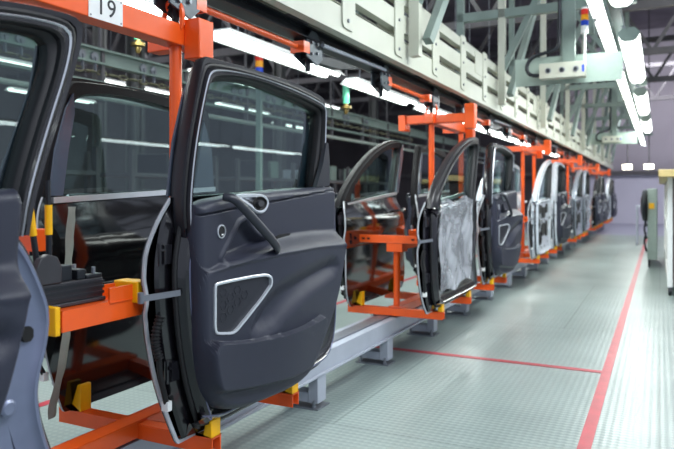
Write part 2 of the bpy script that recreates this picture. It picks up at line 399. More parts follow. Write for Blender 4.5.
def door_meshes(kind, side):
    D = REAR if kind == 'rear' else FRONT; front = kind == 'front'; G = {}
    dz = -ZB
    def put(key, mb, ang=32): G[key] = mb.mesh(key, side, dz, ang)
    sk = resample(smooth(D['skin'], 2), 170); closed = [Vector((p.x, p.y)) for p in sk]
    # outer skin: rows between the hinge edge and the rear edge, hemmed 6 mm thick
    half = closed
    zmax0, zmax1 = half[0].y, half[-1].y
    def yspan(t):
        pass
    n = 40; cen = [Vector((.50+(p.x-.50)*0, .80)) for p in half]
    loopsL = []
    top = resample([half[-1], half[0]], 30)[1:-1]
    ring = half+top
    for t in (1, .97, .9, .8, .65, .5, .35, .2, .08):
        loopsL.append([(skin_x(D, .5+(p.x-.5)*t, .8+(p.y-.8)*t), .5+(p.x-.5)*t, .8+(p.y-.8)*t) for p in ring])
    m = MB(); back = [(x+.005, y, z) for x, y, z in loopsL[0]]
    m.loops([back]+loopsL, True, False, True); inn = [[(x+.005, y, z) for x, y, z in l] for l in loopsL]
    m.loops(inn[::-1], True, True, False); put('outer_skin', m)
    # light hem flange round the skin
    m = MB(); a = half; b_ = inset(ring, .012)[:len(half)]
    m.loops([[(skin_x(D, p.x, p.y)+.001, p.x, p.y) for p in a], [(skin_x(D, p.x, p.y)+.012, p.x, p.y) for p in a],
             [(skin_x(D, p.x, p.y)+.012, p.x, p.y) for p in b_], [(skin_x(D, p.x, p.y)+.006, p.x, p.y) for p in b_]], False)
    put('hem_flange', m)
    # inner shell below the belt line
    L = []
    vd = lambda d: [r+(q-r)*(1+.75*sm(.25, .02, r.x)) for r, q in zip(ring, inset(ring, d))]
    for d, xx in ((.010, -.064), (.014, -.052), (.036, -.046), (.042, -.040), (.038, -.026), (.044, -.008), (.0475, .004), (.053, .009), (.060, .008), (.066, .001), (.080, -.004)):
        q = vd(d); L.append([((xx if xx > -.05 else max(xx, skin_x(D, p.x, p.y)+.012)), p.x, min(p.y+.012*sm(.50, .42, p.y)*max(0, min(1, (xx+.05)/.05)), interp([(0, 1.155), (1.05, 1.2)], p.x)+.0)) for p in q])
    m = MB().loops(L, True, True, False)
    # infill carrying the trim
    q = L[-1]; m.loops([q, [(x-.006, .5+(y-.5)*.92, .8+(z-.8)*.92) for x, y, z in q]], True, False, True)
    put('inner_shell', m)
    # seal following the shut face
    q = vd(.036)[4:len(half)-4]
    put('door_seal', MB().tube([(-.024, p.x, p.y+.008*sm(.50, .42, p.y)) for p in q], .0085, 8))
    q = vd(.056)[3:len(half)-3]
    put('edge_glint', MB().tube([(.0085, p.x, min(p.y+.012*sm(.50, .42, p.y), 1.15+.045*p.x)) for p in q], .0032, 6))  # pale tube painting in the bright highlight along the shell edge
    # window frame
    N = 90
    def tri_split(pts, cs):
        P = smooth(pts, 2); ix = [min(range(len(P)), key=lambda i: (P[i]-Vector(c)).length) for c in cs]
        return resample(P[:ix[0]+1], 40)+resample(P[ix[0]:ix[1]+1], 60)[1:]+resample(P[ix[1]:], 40)[1:]
    o_ = tri_split(D['outer'], D['oc']); i_ = tri_split(D['opening'], D['ic'])
    def cur(t, x): return [(x, a.x+(b.x-a.x)*t, a.y+(b.y-a.y)*t) for a, b in zip(o_, i_)]
    m = MB().loops([cur(.9, -.060), cur(.30, -.062), cur(.22, -.045), cur(.06, -.040), cur(0, -.010), cur(.05, -.002), cur(.24, -.002), cur(.28, -.016), cur(.42, -.018), cur(.46, .006), cur(.5, .012), cur(.7, .010)], False)
    put('window_frame', m)
    m = MB().loops([cur(.70, .010), cur(.76, .014), cur(.82, .009), cur(.84, -.004), cur(.97, -.010), cur(1.02, -.016), cur(1.02, -.045), cur(.9, -.060)], False)
    put('glass_run', m)
    put('frame_seal', MB().tube(cur(.35, -.008)[2:-2], .0095, 8))
    put('highlight_strip', MB().loops([cur(.52, .0125), cur(.56, .0165), cur(.60, .0125)], False))  # light strip modelled in place of the glint on the window frame
    gl = [Vector((p.x, max(1.12, p.y))) for p in i_]; c = [(p.x, p.y) for p in gl]
    put('window_glass', MB().prism_x(c, -.038, -.034))
    # chrome belt moulding outside
    b0, b1 = D['belt'][0], D['belt'][-1]
    put('belt_moulding', MB().bar((-.070, b0[0]+.05, b0[1]-.012), (-.070, b1[0]+.03, b1[1]-.012), .014, .022, (0, 0, 1)))
    # pillar appliques (fixed triangles) outside and inside
    if front:
        put('pillar_applique', MB().prism_x([(1.02,1.18),(1.09,1.18),(1.20,1.5),(1.215,1.60),(1.14,1.55),(1.12,1.44)], -.072, -.064))
        put('corner_trim', MB().prism_x([(.03,1.12),(.20,1.12),(.20,1.20),(.12,1.175)], -.01, .018))
    else:
        put('pillar_applique', MB().prism_x([(.024,1.17),(.085,1.17),(.112,1.35),(.14,1.484),(.135,1.56),(.10,1.5),(.050,1.343)], -.072, -.064))
        put('rear_applique', MB().prism_x([(.86,1.20),(1.01,1.20),(.99,1.40),(.93,1.53)], -.072, -.064))
        put('corner_trim', MB().prism_x([(.862,1.205),(.985,1.212),(.985,1.33),(.972,1.40),(.955,1.40),(.925,1.31)], .004, .024))
    # hinges, boot, check strap on the hinge face
    hx = -.062
    for k, z in enumerate((.62, .99)):
        y0 = closed[min(range(len(closed)), key=lambda i: abs(closed[i].y-z) if closed[i].x < .3 else 9)].x
        m = MB(); m.box(-.062, -.030, y0+.020, y0+.055, z-.03, z+.03); m.tube([(-.045, y0+.016, z-.035), (-.045, y0+.016, z+.035)], .009, 10); m.tube([(-.036, y0+.020, z+.015), (-.036, y0+.010, z+.015)], .007, 6)
        put('hinge%d' % k, m)
    z = .87; m = MB(); m.bar((-.004, .012, z), (-.052, -.105, z-.006), .006, .018); m.tube([(-.055, -.105, z-.02), (-.055, -.105, z+.012)], .010, 10)
    put('check_strap', m)
    pts = []; rs = []
    for i in range(49):
        t = i/48; pts.append((-.046-.006*math.sin(t*PI), -.030-.016*math.sin(PI*t*.9), .80-.13*t)); rs.append(.015 if i % 4 < 2 else .011)
    put('wiring_boot', MB().tube(pts, rs, 12))
    m = MB(); pts = smooth([(-.048, -.034, .67), (-.05, -.028, .62), (-.052, -.008, .56), (-.058, .010, .52)], 2); m.tube(pts, .009, 10); put('wiring_tail', m)
    put('wiring_plug', MB().box(-.07, -.045, .002, .022, .495, .525))
    # ------------- trim
    G['trim_panel'] = panel_mesh(D, front).mesh('trim_panel', side, dz, 50)
    ox = .03 if front else 0
    sc = lambda pts: [(y/.98+ox, z) for y, z in pts] if front else pts
    S2 = sc(SPK); c = [Vector(p) for p in S2]
    m = MB(); out = c; inn_ = inset(c, .0095)
    R = lambda p: relief(p.x, p.y, front)
    xr = [max(R(p), R(inset(c, -.01)[i])) for i, p in enumerate(c)]
    m.loops([[(xr[i]-.008, p.x, p.y) for i, p in enumerate(out)], [(xr[i]+.003, p.x, p.y) for i, p in enumerate(out)], [(xr[i]+.005, p.x, p.y) for i, p in enumerate(inset(c, .003))],
             [(xr[i]+.004, p.x, p.y) for i, p in enumerate(inn_)], [(xr[i]-.008, p.x, p.y) for i, p in enumerate(inn_)]], True)
    put('speaker_surround', m)
    q = inset(c, .009); xs = [R(p)+.0025 for p in q]
    cx = sum(p.x for p in q)/len(q); cy = sum(p.y for p in q)/len(q)
    ls = []
    for t in (1, .85, .6, .35, .1): ls.append([(relief(cx+(p.x-cx)*t, cy+(p.y-cy)*t, front)+.003+.002*(1-t), cx+(p.x-cx)*t, cy+(p.y-cy)*t) for p in q])
    put('speaker_grille', MB().loops(ls, True, False, True))
    m = MB()                                  # embossed rings on the grille
    for (ry, rz_, rr) in ((.15+ox, .855, .016), (.15+ox, .815, .016), (.185+ox, .835, .016), (.185+ox, .795, .016), (.22+ox, .855, .016), (.22+ox, .815, .016), (.255+ox, .835, .016), (.15+ox, .775, .016)):
        ps = []
        for k in range(6):
            a = 2*PI*k/6; y, z = ry+rr*math.cos(a), rz_+rr*math.sin(a); ps.append((relief(y, z, front)+.0058, y, z))
        m.tube(ps, .0007, 5, True)
    put('grille_emboss', m)
    # pull handle: bowed bar
    hp = smooth([(.058, .150+ox, 1.168), (.088, .165+ox, 1.164), (.102, .205+ox, 1.130), (.108, .26+ox, 1.088), (.112, .32+ox, 1.045), (.112, .38+ox, 1.004), (.102, .425+ox, .972), (.072, .432+ox, .966)], 2)
    K = len(hp); rr = [.0135+.0035*math.sin(PI*i/(K-1)) for i in range(K)]; rr[0] = rr[-1] = .012
    put('pull_handle', MB().tube(hp, rr, 14, flat=.75))
    # release bezel
    bz = smooth([(.205+ox,1.170),(.25+ox,1.178),(.36+ox,1.178),(.405+ox,1.172),(.428+ox,1.150),(.412+ox,1.118),(.378+ox,1.104),(.34+ox,1.112),(.29+ox,1.135),(.23+ox,1.158)], 2, True)
    xb = .056
    m = MB(); m.loops([[(xb-.01, p.x, p.y) for p in bz], [(xb+.004, p.x, p.y) for p in bz], [(xb+.008, p.x, p.y) for p in inset(bz, .004)], [(xb+.007, p.x, p.y) for p in inset(bz, .012)], [(xb-.004, p.x, p.y) for p in inset(bz, .014)]], True, False, True)
    put('handle_bezel', m)
    el = lambda cy_, cz_, a, b, n=28: [Vector((cy_+a*math.cos(2*PI*k/n), cz_+b*math.sin(2*PI*k/n))) for k in range(n)]
    e = el(.362+ox, 1.143, .046, .025)
    put('handle_recess', MB().loops([[(xb+.0075, p.x, p.y) for p in e], [(xb+.009, p.x, p.y) for p in inset(e, .003)], [(xb+.003, p.x, p.y) for p in inset(e, .008)]], True, False, True))
    put('release_lever', MB().prism_x([tuple(p) for p in el(.358+ox, 1.143, .019, .011, 20)], xb+.003, xb+.016))
    # round lock knob with ring
    e = el(.157+ox, 1.054, .0225, .0225); x0 = relief(.157+ox, 1.054, front)
    put('knob_ring', MB().loops([[(x0-.004, p.x, p.y) for p in e], [(x0+.004, p.x, p.y) for p in e], [(x0+.005, p.x, p.y) for p in inset(e, .003)], [(x0-.003, p.x, p.y) for p in inset(e, .004)]], True))
    m = MB().lathe([(.0185, x0-.002), (.0185, x0+.0015), (.016, x0+.002)], (0, .157+ox, 1.054), 'x', 24)
    put('lock_knob', m)
    m = MB().box(x0+.002, x0+.0032, .157+ox, .167+ox, 1.041, 1.046); put('knob_mark', m)
    xs = relief(.53, 1.023, front)
    put('vent_slot', MB().prism_x([tuple(p) for p in smooth([(.475+ox,1.002),(.50+ox,1.022),(.585+ox,1.026),(.60+ox,1.02),(.56+ox,1.008)], 1, True)], xs+.001, xs+.006))
    # bare inner panel furniture: access holes, speaker hole
    m = MB()
    for (y, z, a, b) in ((.30,.98,.10,.05), (.56,.93,.12,.07), (.80,.98,.07,.06), (.52,.72,.14,.08), (.78,.72,.07,.10), (.22,.80,.035,.06)):
        m.prism_x([(y+a*math.copysign(abs(math.cos(t))**.6, math.cos(t)), z+b*math.copysign(abs(math.sin(t))**.6, math.sin(t))) for t in [2*PI*k/24 for k in range(24)]], -.010, .0005)
    put('access_hole', m)
    m = MB()
    for (y, z, rr_) in ((.12,.90,.009), (.42,.83,.008), (.66,.83,.010), (.88,.85,.008), (.40,1.06,.008), (.68,1.08,.01), (.36,.50,.012), (.62,.50,.01), (.84,.55,.008), (.14,.62,.01), (.10,1.05,.009)):
        m.lathe([(rr_, -.004), (rr_, .0015)], (0, y, z), 'x', 12)
    put('clip_hole', m)
    put('speaker_basket', MB().lathe([(.085, -.004), (.085, .006), (.078, .012), (.070, .002), (.030, -.0), (.022, .008)], (0, .24, .62), 'x', 28))
    m = MB(); m.loops([[(.004, p.x, p.y) for p in resample(smooth([(.09,.50),(.07,.8),(.08,1.07),(.5,1.12),(.94,1.13),(.92,.95),(.9,.7),(.82,.52),(.4,.48)], 2, True), 60, True)],
                       [(.010, p.x, p.y) for p in resample(smooth([(.10,.51),(.08,.8),(.09,1.06),(.5,1.11),(.93,1.12),(.91,.95),(.89,.7),(.81,.53),(.4,.49)], 2, True), 60, True)]], True)
    put('butyl_bead', m)
    # crinkled film
    rnd = random.Random(5); m = MB(); nu, nv = 60, 60
    for i in range(nu+1):
        for j in range(nv+1):
            u, v = i/nu, j/nv
            y = .08+.86*u+.02*math.sin(v*9); z = .50+.62*v+.02*math.sin(u*11)+.03*u
            if v < .3: y = y*(1)-.0; z += .08*(1-u)*(.3-v)*0
            x = .022+.010*math.sin(u*6+2*math.sin(v*4))*math.sin(v*5+2*math.sin(u*5))+.0035*math.sin(u*19+v*9+3*math.sin(v*6))+.0012*math.sin(v*31-u*26+3*math.sin(u*9))
            m.v.append((max(.004, x), y, z))
    for i in range(nu):
        for j in range(nv):
            k = i*(nv+1)+j; m.f.append((k, k+nv+1, k+nv+2, k+1))
    put('film', m, 50)
    # latch face
    if front:
        m = MB().prism_x([tuple(p) for p in smooth([(1.045,.83),(1.075,.83),(1.075,.865),(1.045,.865)], 1, True)], -.02, .003); put('latch', m)
    else:
        put('latch', MB().box(-.06, -.002, 1.02, 1.065, .88, .94))
    put('bump_stop', MB().lathe([(.020, -.004), (.020, .008), (.014, .012)], (0, 1.005 if front else .95, .69 if front else .455), 'x', 18))
    put('outer_handle', MB().tube(smooth([(-.135, .82, 1.03), (-.165, .84, 1.035), (-.17, .93, 1.04), (-.165, 1.0, 1.045), (-.135, 1.02, 1.045)], 2), .012, 10, flat=.7))
    return G
CACHE = {}
def door(kind, side, loc, label, shell, skin, trim='full', frame=None, group=None, detail=2, rz=0, tm=None):
    key = (kind, side)
    if key not in CACHE: CACHE[key] = door_meshes(*key)
    G = CACHE[key]
    t = thing('car_door', label, 'car door', loc, rz, group)
    def P(nm, key2, m, par=t, lab=None):
        me = G[key2]
        mk = (id(me), m.name)
        if mk not in CACHE:
            me2 = me.copy(); me2.materials.clear(); me2.materials.append(m); CACHE[mk] = me2
        return obj(nm, CACHE[mk], m, par, lab)
    frame = frame or shell
    P('outer_skin', 'outer_skin', skin); P('inner_shell', 'inner_shell', shell)
    P('hem_flange', 'hem_flange', HEM, t, 'pale hem along the door edge')
    wf = P('window_frame', 'window_frame', frame)
    if detail: P('glass_run', 'glass_run', RUBBER, wf)
    if detail: P('frame_seal', 'frame_seal', RUBBER, wf)
    if detail > 1 and side > 0 and trim == 'full': P('highlight_strip', 'highlight_strip', SATIN if shell is not SHELLW else RUBBER, wf, 'thin satin strip standing in for the frame highlight')
    if trim != 'bare' or kind == 'rear' or side < 0 or True: P('window_glass', 'window_glass', GLASS)
    P('belt_moulding', 'belt_moulding', CHROME, t, 'chrome belt strip')
    P('pillar_applique', 'pillar_applique', APPL)
    if kind == 'rear': P('pillar_applique', 'rear_applique', APPL)
    P('door_seal', 'door_seal', RUBBER)
    if side > 0 and trim == 'full' and shell is BLACKP: P('edge_glint', 'edge_glint', GLINT, t, 'thin pale line painting the edge highlight round the trim panel')
    if side < 0: P('outer_handle', 'outer_handle', skin)
    for k in (0, 1): P('hinge', 'hinge%d' % k, shell)
    if detail:
        P('check_strap', 'check_strap', STEEL)
        b = P('wiring_boot', 'wiring_boot', RUBBER); P('wiring_tail', 'wiring_tail', RUBBER, b)
        P('wiring_plug', 'wiring_plug', WHITEP, b, 'white connector plug')
        P('latch', 'latch', DARKHOLE if kind == 'front' else STEEL)
    if detail and kind == 'front': P('bump_stop', 'bump_stop', shell)
    if trim == 'full':
        tm = tm or TRIM
        tp = P('trim_panel', 'trim_panel', tm)
        P('speaker_surround', 'speaker_surround', SATIN, tp, 'satin silver surround')
        g = P('speaker_grille', 'speaker_grille', TRIM2, tp)
        P('corner_trim', 'corner_trim', TRIM2)
        if detail > 1:
            e = P('grille_emboss', 'grille_emboss', TRIM2, tp)
            P('handle_recess', 'handle_recess', DARKHOLE, tp); P('release_lever', 'release_lever', DKGREY, tp)
            P('knob_ring', 'knob_ring', SATIN, tp); P('lock_knob', 'lock_knob', RUBBER, tp); P('knob_mark', 'knob_mark', WHITEP, tp)
            P('vent_slot', 'vent_slot', DARKHOLE, tp)
        P('pull_handle', 'pull_handle', HANDLE if tm is TRIM else tm); P('handle_bezel', 'handle_bezel', SATIN, tp)
    else:
        P('access_hole', 'access_hole', DARKHOLE); P('clip_hole', 'clip_hole', DARKHOLE)
        P('speaker_basket', 'speaker_basket', DARKHOLE)
        if trim == 'film':
            P('butyl_bead', 'butyl_bead', RUBBER); P('protective_film', 'film', FILM, t, 'crinkled clear plastic film')
    return t

# ------------------------------------------------------------------ the hall
struct('floor', MB().box(-16, 9, -4, 20, -.1, 0), FLOORM)
fl = mat('lavender_floor_paint', srgb(140, 141, 160), .35, noise=.06, nscale=1)
struct('floor_far', MB().box(-16, 9, 20, 27.5, -.1, 0.0), fl)
LAV = mat('lavender_wall', srgb(196, 194, 210), .7, noise=.04, nscale=.6)
struct('wall_back_left', MB().box(-16, -3.2, 27.5, 27.7, -.1, 7.4), mat('dark_hall_end_wall', srgb(74, 70, 76), .8, noise=.2, nscale=.7))
struct('wall_back', MB().box(-3.2, 9, 27.5, 27.7, -.1, 1.95), LAV)
struct('wall_back_upper', MB().box(-3.2, 9, 27.5, 27.7, 1.95, 7.4), mat('purple_grey_cladding', srgb(160, 154, 164), .7, noise=.1, nscale=.5))
struct('trim_1', MB().box(-16, 9, 27.35, 27.5, 1.86, 2.02), TRUSSD)
DARKW = mat('dark_hall_wall', srgb(96, 93, 98), .8, noise=.25, nscale=.7)
struct('wall_left', MB().box(-16.2, -16, -4, 27.5, -.1, 7.4), DARKW)
CEIL = mat('dark_roof_sheet', srgb(112, 106, 114), .8, noise=.2, nscale=1.2)
struct('ceiling', MB().box(-16, 9, 2, 27.5, 7.4, 7.5), CEIL)
def marking(x0, x1, y0, y1, z=.002):
    o = struct('floor_marking', MB().box(x0, x1, y0, y1, 0.0005, z), REDP); return o
marking(-.345, -.285, 1.2, 19.5); marking(-3.12, -3.06, .8, 19.5); marking(-3.06, -.345, 4.61, 4.67)

# roof trusses across the hall
for k, y in enumerate((5, 8.5, 12, 16, 20, 24)):
    m = MB()
    for z in (4.3, 5.4): m.bar((-15.9, y, z), (8.9, y, z), .12, .14)
    for i in range(18):
        x = -15+i*1.35; m.bar((x, y, 4.3), (x+.67, y, 5.4), .07); m.bar((x+.67, y, 5.4), (x+1.35, y, 4.3), .07)
    struct('beam_truss', m, TRUSSD)
m = MB()
for x in (-13, -11, -9, -7, -5.2, 1.2, 3, 5): m.bar((x, 3, 5.6), (x, 27, 5.6), .12, .16)
struct('beam_purlin', m, TRUSSD)
for k, (x, y) in enumerate(((-8.5, 4), (-8.5, 9), (-8.5, 14), (-8.5, 20), (-12.5, 6), (-12.5, 12))):
    m = MB(); m.box(x-.12, x+.12, y-.02, y+.02, 0, 7.4); m.box(x-.12, x-.09, y-.12, y+.12, 0, 7.4); m.box(x+.09, x+.12, y-.12, y+.12, 0, 7.4)
    struct('column', m, mat('dull_column_paint', srgb(96, 98, 98), .6, noise=.15, nscale=2))

# ------------------------------------------------------------------ floor rail with its feet
CX = -1.70
t = thing('conveyor_rail', 'long pale grey steel guide rail on short feet running under the row of carriers', 'rail', (-1.78, 0, 0))
m = MB(); m.box(-.10, .10, -.6, 24, .280, .292); m.box(-.10, -.088, -.6, 24, .175, .280); m.box(.088, .10, -.6, 24, .175, .280)
m.box(.10, .118, -.6, 24, .175, .189); m.box(-.118, -.10, -.6, 24, .175, .189)
obj('rail_channel', m, GREYP, t, bevel=.003)
obj('guide_strip', MB().box(-.045, .045, -.6, 24, .292, .302), STEEL, t, 'darker running strip on the rail')
for k in range(23):
    y = 1.16+k*1.02
    m = MB(); m.box(.05, .11, y-.05, y+.05, .03, .175); m.box(-.11, -.06, y-.05, y+.05, .09, .175); m.box(-.11, .05, y-.045, y+.045, .03, .085)
    f = obj('rail_foot', m, GREYP, t, bevel=.004)
    m = MB(); m.box(-.12, .12, y-.07, y+.07, 0, .008)
    for px in (-.09, .09): m.tube([(px, y-.055, .006), (px, y-.055, .05)], .008, 8); m.lathe([(.014, .012), (.014, .022)], (px, y-.055, 0), 'z', 6)
    obj('base_plate', m, STEEL, f)

# ------------------------------------------------------------------ door carriers
def ubar(m, a, b, w_, h, th=.006):                # open ended box section between a and b
    a = Vector(a); b = Vector(b); d = (b-a).normalized()
    s = d.cross(Vector((0, 0, 1))).normalized(); u = Vector((0, 0, 1))
    m.bar(a+s*(w_/2-th/2), b+s*(w_/2-th/2), th, h); m.bar(a-s*(w_/2-th/2), b-s*(w_/2-th/2), th, h); m.bar(a+u*(h/2-th/2), b+u*(h/2-th/2), w_, th)
    return m
def make_carrier(number=None):
    t = thing('door_carrier', '', 'carrier')
    ny, fy = .36, -.36                            # half width of the bars: x from the centre line
    ys = (-1.34, -.62, .18, .715)
    for y in ys:
        o = obj('lower_crossbar', ubar(MB(), (fy, y, .333), (ny, y, .333), .052, .054), ORANGE, t, bevel=.002)
        for s_ in (1, -1):
            x0 = .325*s_
            m = MB().prism_y([(x0-.035, .374), (x0+.035, .374), (x0+.035, .432), (x0+.012, .432), (x0+.012 if s_ > 0 else x0-.012, .392), (x0-.012 if s_ < 0 else x0+.0, .392), (x0-.035, .41)], y-.028, y+.028) if False else MB()
            if s_ > 0: m.prism_y([(.245, .359), (.358, .359), (.358, .418), (.335, .425), (.322, .3605), (.27, .3605), (.245, .39)], y-.026, y+.026)
            else: m.prism_y([(-.358, .359), (-.245, .359), (-.245, .46), (-.262, .46), (-.30, .3605), (-.335, .3605), (-.345, .42), (-.358, .42)], y-.026, y+.026)
            obj('support_block', m, YELLOW, o, 'yellow plastic block', bevel=.003)
    m = MB(); ubar(m, (0, -1.36, .340), (0, .74, .340), .075, .06); obj('lower_beam', m, ORANGE, t, bevel=.002)
    for y in (-1.34, .70):
        obj('foot_roller', MB().lathe([(.02, -.03), (.02, .03)], (0, y, .335), 'x', 12), STEEL, t) if False else None
    # front lower post with the hinge clamp bar
    obj('lower_post', MB().tube([(0, -1.30, .37), (0, -1.30, .80)], .024, 12), ORANGE, t)
    m = MB(); m.box(-.06, .06, -1.35, -1.24, .76, .82); ubar(m, (0, -1.26, .80), (0, -.40, .80), .06, .06); obj('middle_beam', m, ORANGE, t, bevel=.002)
    def clamp(y, z, x0, x1):
        m = MB(); m.box(x0, x1, y-.032, y-.026, z-.028, z+.028); m.box(x0, x1, y-.032, y+.032, z-.028, z-.022); m.box(x0, x1, y-.032, y+.032, z+.022, z+.028) if False else None
        o = obj('clamp_bar', m, ORANGE, t, bevel=.002)
        for xx in (x0+.05, x0+.09, x1-.12, x1-.08): obj('slot', MB().box(xx, xx+.022, y-.034, y-.0315, z-.006, z+.006), DARKHOLE, o)
        for s_, xe in ((-1, x0), (1, x1)):
            obj('end_block', MB().box(min(xe, xe+s_*.035), max(xe, xe+s_*.035), y-.036, y+.05, z-.032, z+.032), YELLOW, o, 'yellow end stop', bevel=.004)
        return o
    clamp(-1.32, .85, -.30, .25)
    # clamp arm between the two near doors
    m = MB(); ubar(m, (.19, -.34, .825), (.19, .02, .825), .075, .06); m.box(.155, .225, -.20, .02, .80, .802); m.box(.0, .19, -.34, -.27, .80, .852)
    
    a = obj('clamp_arm', m, ORANGE, t, bevel=.002)
    m = MB(); m.box(.150, .232, -.17, .0, .850, .853); m.box(.224, .230, -.17, .0, .853, .896); m.box(.152, .158, -.17, .0, .853, .896)
    obj('channel', m, ORANGE, a)
    m = MB(); m.tube([(.205, -.13, .875), (.205, -.03, .875)], .006, 8)
    for q in range(4): m.lathe([(.012, -.004), (.012, .004)], (.205, -.12+.028*q, .875), 'y', 8)
    obj('threaded_stud', m, BLACKM, a)
    obj('end_block', MB().box(.150, .250, -.075, -.018, .838, .905), YELLOW, a, 'yellow end stop', bevel=.004)
    obj('end_block', MB().box(.165, .235, -.37, -.352, .79, .87), YELLOW, a, 'yellow end stop', bevel=.003)
    obj('clamp_arm', MB().box(-.26, -.19, -.34, .02, .80, .86), ORANGE, t, bevel=.002)
    # posts and head frame
    for y in (-.5, .40): obj('post', MB().tube([(0, y, .37), (0, y, 1.76)], .024, 16), ORANGE, t)
    m = MB(); m.box(-.04, .04, -.58, .50, 1.752, 1.835); u = obj('upper_beam', m, ORANGE, t, bevel=.004)
    m = MB(); m.box(-.24, .36, -.54, -.46, 1.755, 1.825); m.box(.29, .37, -.545, -.455, 1.70, 1.90); obj('upper_crossbar', m, ORANGE, t, bevel=.004)
    m = MB(); m.box(-.27, -.21, -.56, -.44, 1.70, 1.83); obj('far_bracket', m, ORANGE, t, bevel=.003)
    m = MB(); m.box(.041, .115, .40, .49, 1.70, 1.855); m.box(-.2, .05, .46, .53, 1.76, 1.82); obj('upper_crossbar', m, ORANGE, t, bevel=.004)
    for y in (-.50, .385):
        ps = [(0+.045*math.cos(a_), y, 1.86+.07*math.sin(a_)) for a_ in [2*PI*k/20 for k in range(20)]]
        obj('lifting_ring', MB().tube(ps, .011, 8, True, up=(0, 1, 0)), ORANGE, t)
    return t
carrier_y = [1.62, 5.72, 9.75, 13.75, 17.75, 21.7]
proto = make_carrier()
CL = ['orange steel door carrier marked 19 under the nearest two doors',
      'orange door carrier holding the plastic-wrapped black front door',
      'orange door carrier third down the line holding the bare white front door',
      'orange door carrier fourth down the line, behind the white doors',
      'orange door carrier fifth down the line, blurred in the distance',
      'orange door carrier at the very far end of the line']
carriers = []
for i, y in enumerate(carrier_y):
    c = proto if i == 0 else copy_tree(proto)
    c.location = (CX, y, 0); c['label'] = CL[i]; c['group'] = 'orange door carriers along the line'; carriers.append(c)
obj('clamp_head', MB().box(-.30, -.15, -.12, -.07, .985, 1.06).box(-.28, -.24, -.12, -.07, .83, .99), ORANGE, carriers[0], bevel=.003)
# the number plate on the first carrier
pl = obj('number_plate', MB().box(.0405, .0425, -.075, .075, 1.752, 1.84), WHITEP, carriers[0], 'white plate reading 19')
fc = bpy.data.curves.new('digits', 'FONT'); fc.body = '19'; fc.size = .085; fc.extrude = .0006; fc.align_x = 'CENTER'; fc.align_y = 'CENTER'; fc.space_character = 1.1
fc.materials.append(BLACKM)
tmp = bpy.data.objects.new('digits_curve', fc); COL.objects.link(tmp); bpy.context.view_layer.update()
me = bpy.data.meshes.new_from_object(tmp.evaluated_get(bpy.context.evaluated_depsgraph_get())); bpy.data.objects.remove(tmp)
dg = bpy.data.objects.new('digits', me); COL.objects.link(dg); dg.parent = pl; dg.location = (.0432, 0, 1.796); dg.rotation_euler = (PI/2, 0, PI/2)
for q in (-.067, .067):
    for z in (1.76, 1.832): obj('screw', MB().lathe([(.003, .0425), (.003, .0445)], (0, q, z), 'x', 8), STEEL, pl)

# ------------------------------------------------------------------ the doors on the carriers
NX, FX = -1.335, -2.075
G1 = 'car doors hung on the carriers'
SATB = mat('satin_black_frame', srgb(16, 16, 19), .6, noise=.1, spec=.25)
door('rear', 1, (NX, 1.60, ZB), 'large dark blue-grey trimmed rear door nearest the camera with speaker and pull handle', BLACKP, SKINB, frame=mat('frame_dark_paint', srgb(24, 24, 31), .33, noise=.08), group=G1)
door('front', 1, (NX, 0.0, ZB), 'trimmed blue-grey front door cut off by the left edge of the photo', SHELLG, SHELLG, group=G1, frame=BLACKP)
door('rear', -1, (FX, 1.66, ZB), 'gloss black rear door seen from outside behind the nearest doors', SHELLB, SKINB, frame=SATB, group=G1)
door('front', 1, (NX, 4.12, ZB), 'black front door wrapped in crinkled clear plastic film', SHELLB, SKINB, frame=mat('dark_semi_gloss', srgb(26, 25, 31), .38, noise=.08), trim='film', group=G1)
door('rear', 1, (NX, 5.72, ZB), 'black rear door with dark trim and silver speaker surround, second carrier', BLACKP, SKINB, group=G1)
door('front', -1, (FX, 4.16, ZB), 'gloss black front door seen from outside on the far side of the second carrier', SHELLB, SKINB, frame=SATB, group=G1)
door('rear', -1, (FX, 5.74, ZB), 'gloss black rear door on the far side of the second carrier', SHELLB, SKINB, frame=SATB, group=G1, detail=1)
spec = [('front', 8.15, SHELLW, SHELLW, 'bare', 'bare white front door with round access holes, third carrier'),
        ('rear', 9.75, SHELLW, SHELLW, 'full', 'white rear door with dark trim panel, third carrier'),
        ('front', 12.15, SILVERP, SILVERP, 'bare', 'silver front door without trim, fourth carrier'),
        ('rear', 13.75, SILVERP, SILVERP, 'film', 'silver rear door wrapped in film, fourth carrier'),
        ('front', 16.15, SHELLB, SKINB, 'full', 'dark front door, fifth carrier'),
        ('rear', 17.75, SHELLB, SKINB, 'full', 'dark rear door, fifth carrier'),
        ('front', 20.1, SHELLW, SHELLW, 'bare', 'white front door at the end of the line'),
        ('rear', 21.7, SHELLB, SKINB, 'full', 'dark rear door at the very end of the line')]
for k, y, sh, sk, tr, lb in spec:
    door(k, 1, (NX, y, ZB), lb, sh, sk, trim=tr, group=G1, detail=1)
    if y < 18: door(k, -1, (FX, y, ZB), '%s %s door seen from outside on the far side of the %s carrier' % ({'SHELLW': 'white', 'SILVERP': 'silver'}.get('SHELLW' if sh is SHELLW else 'SILVERP' if sh is SILVERP else '', 'dark'), k, lb.split(', ')[1].split(' ')[0]), sh, sk, trim='bare', group=G1, detail=0)

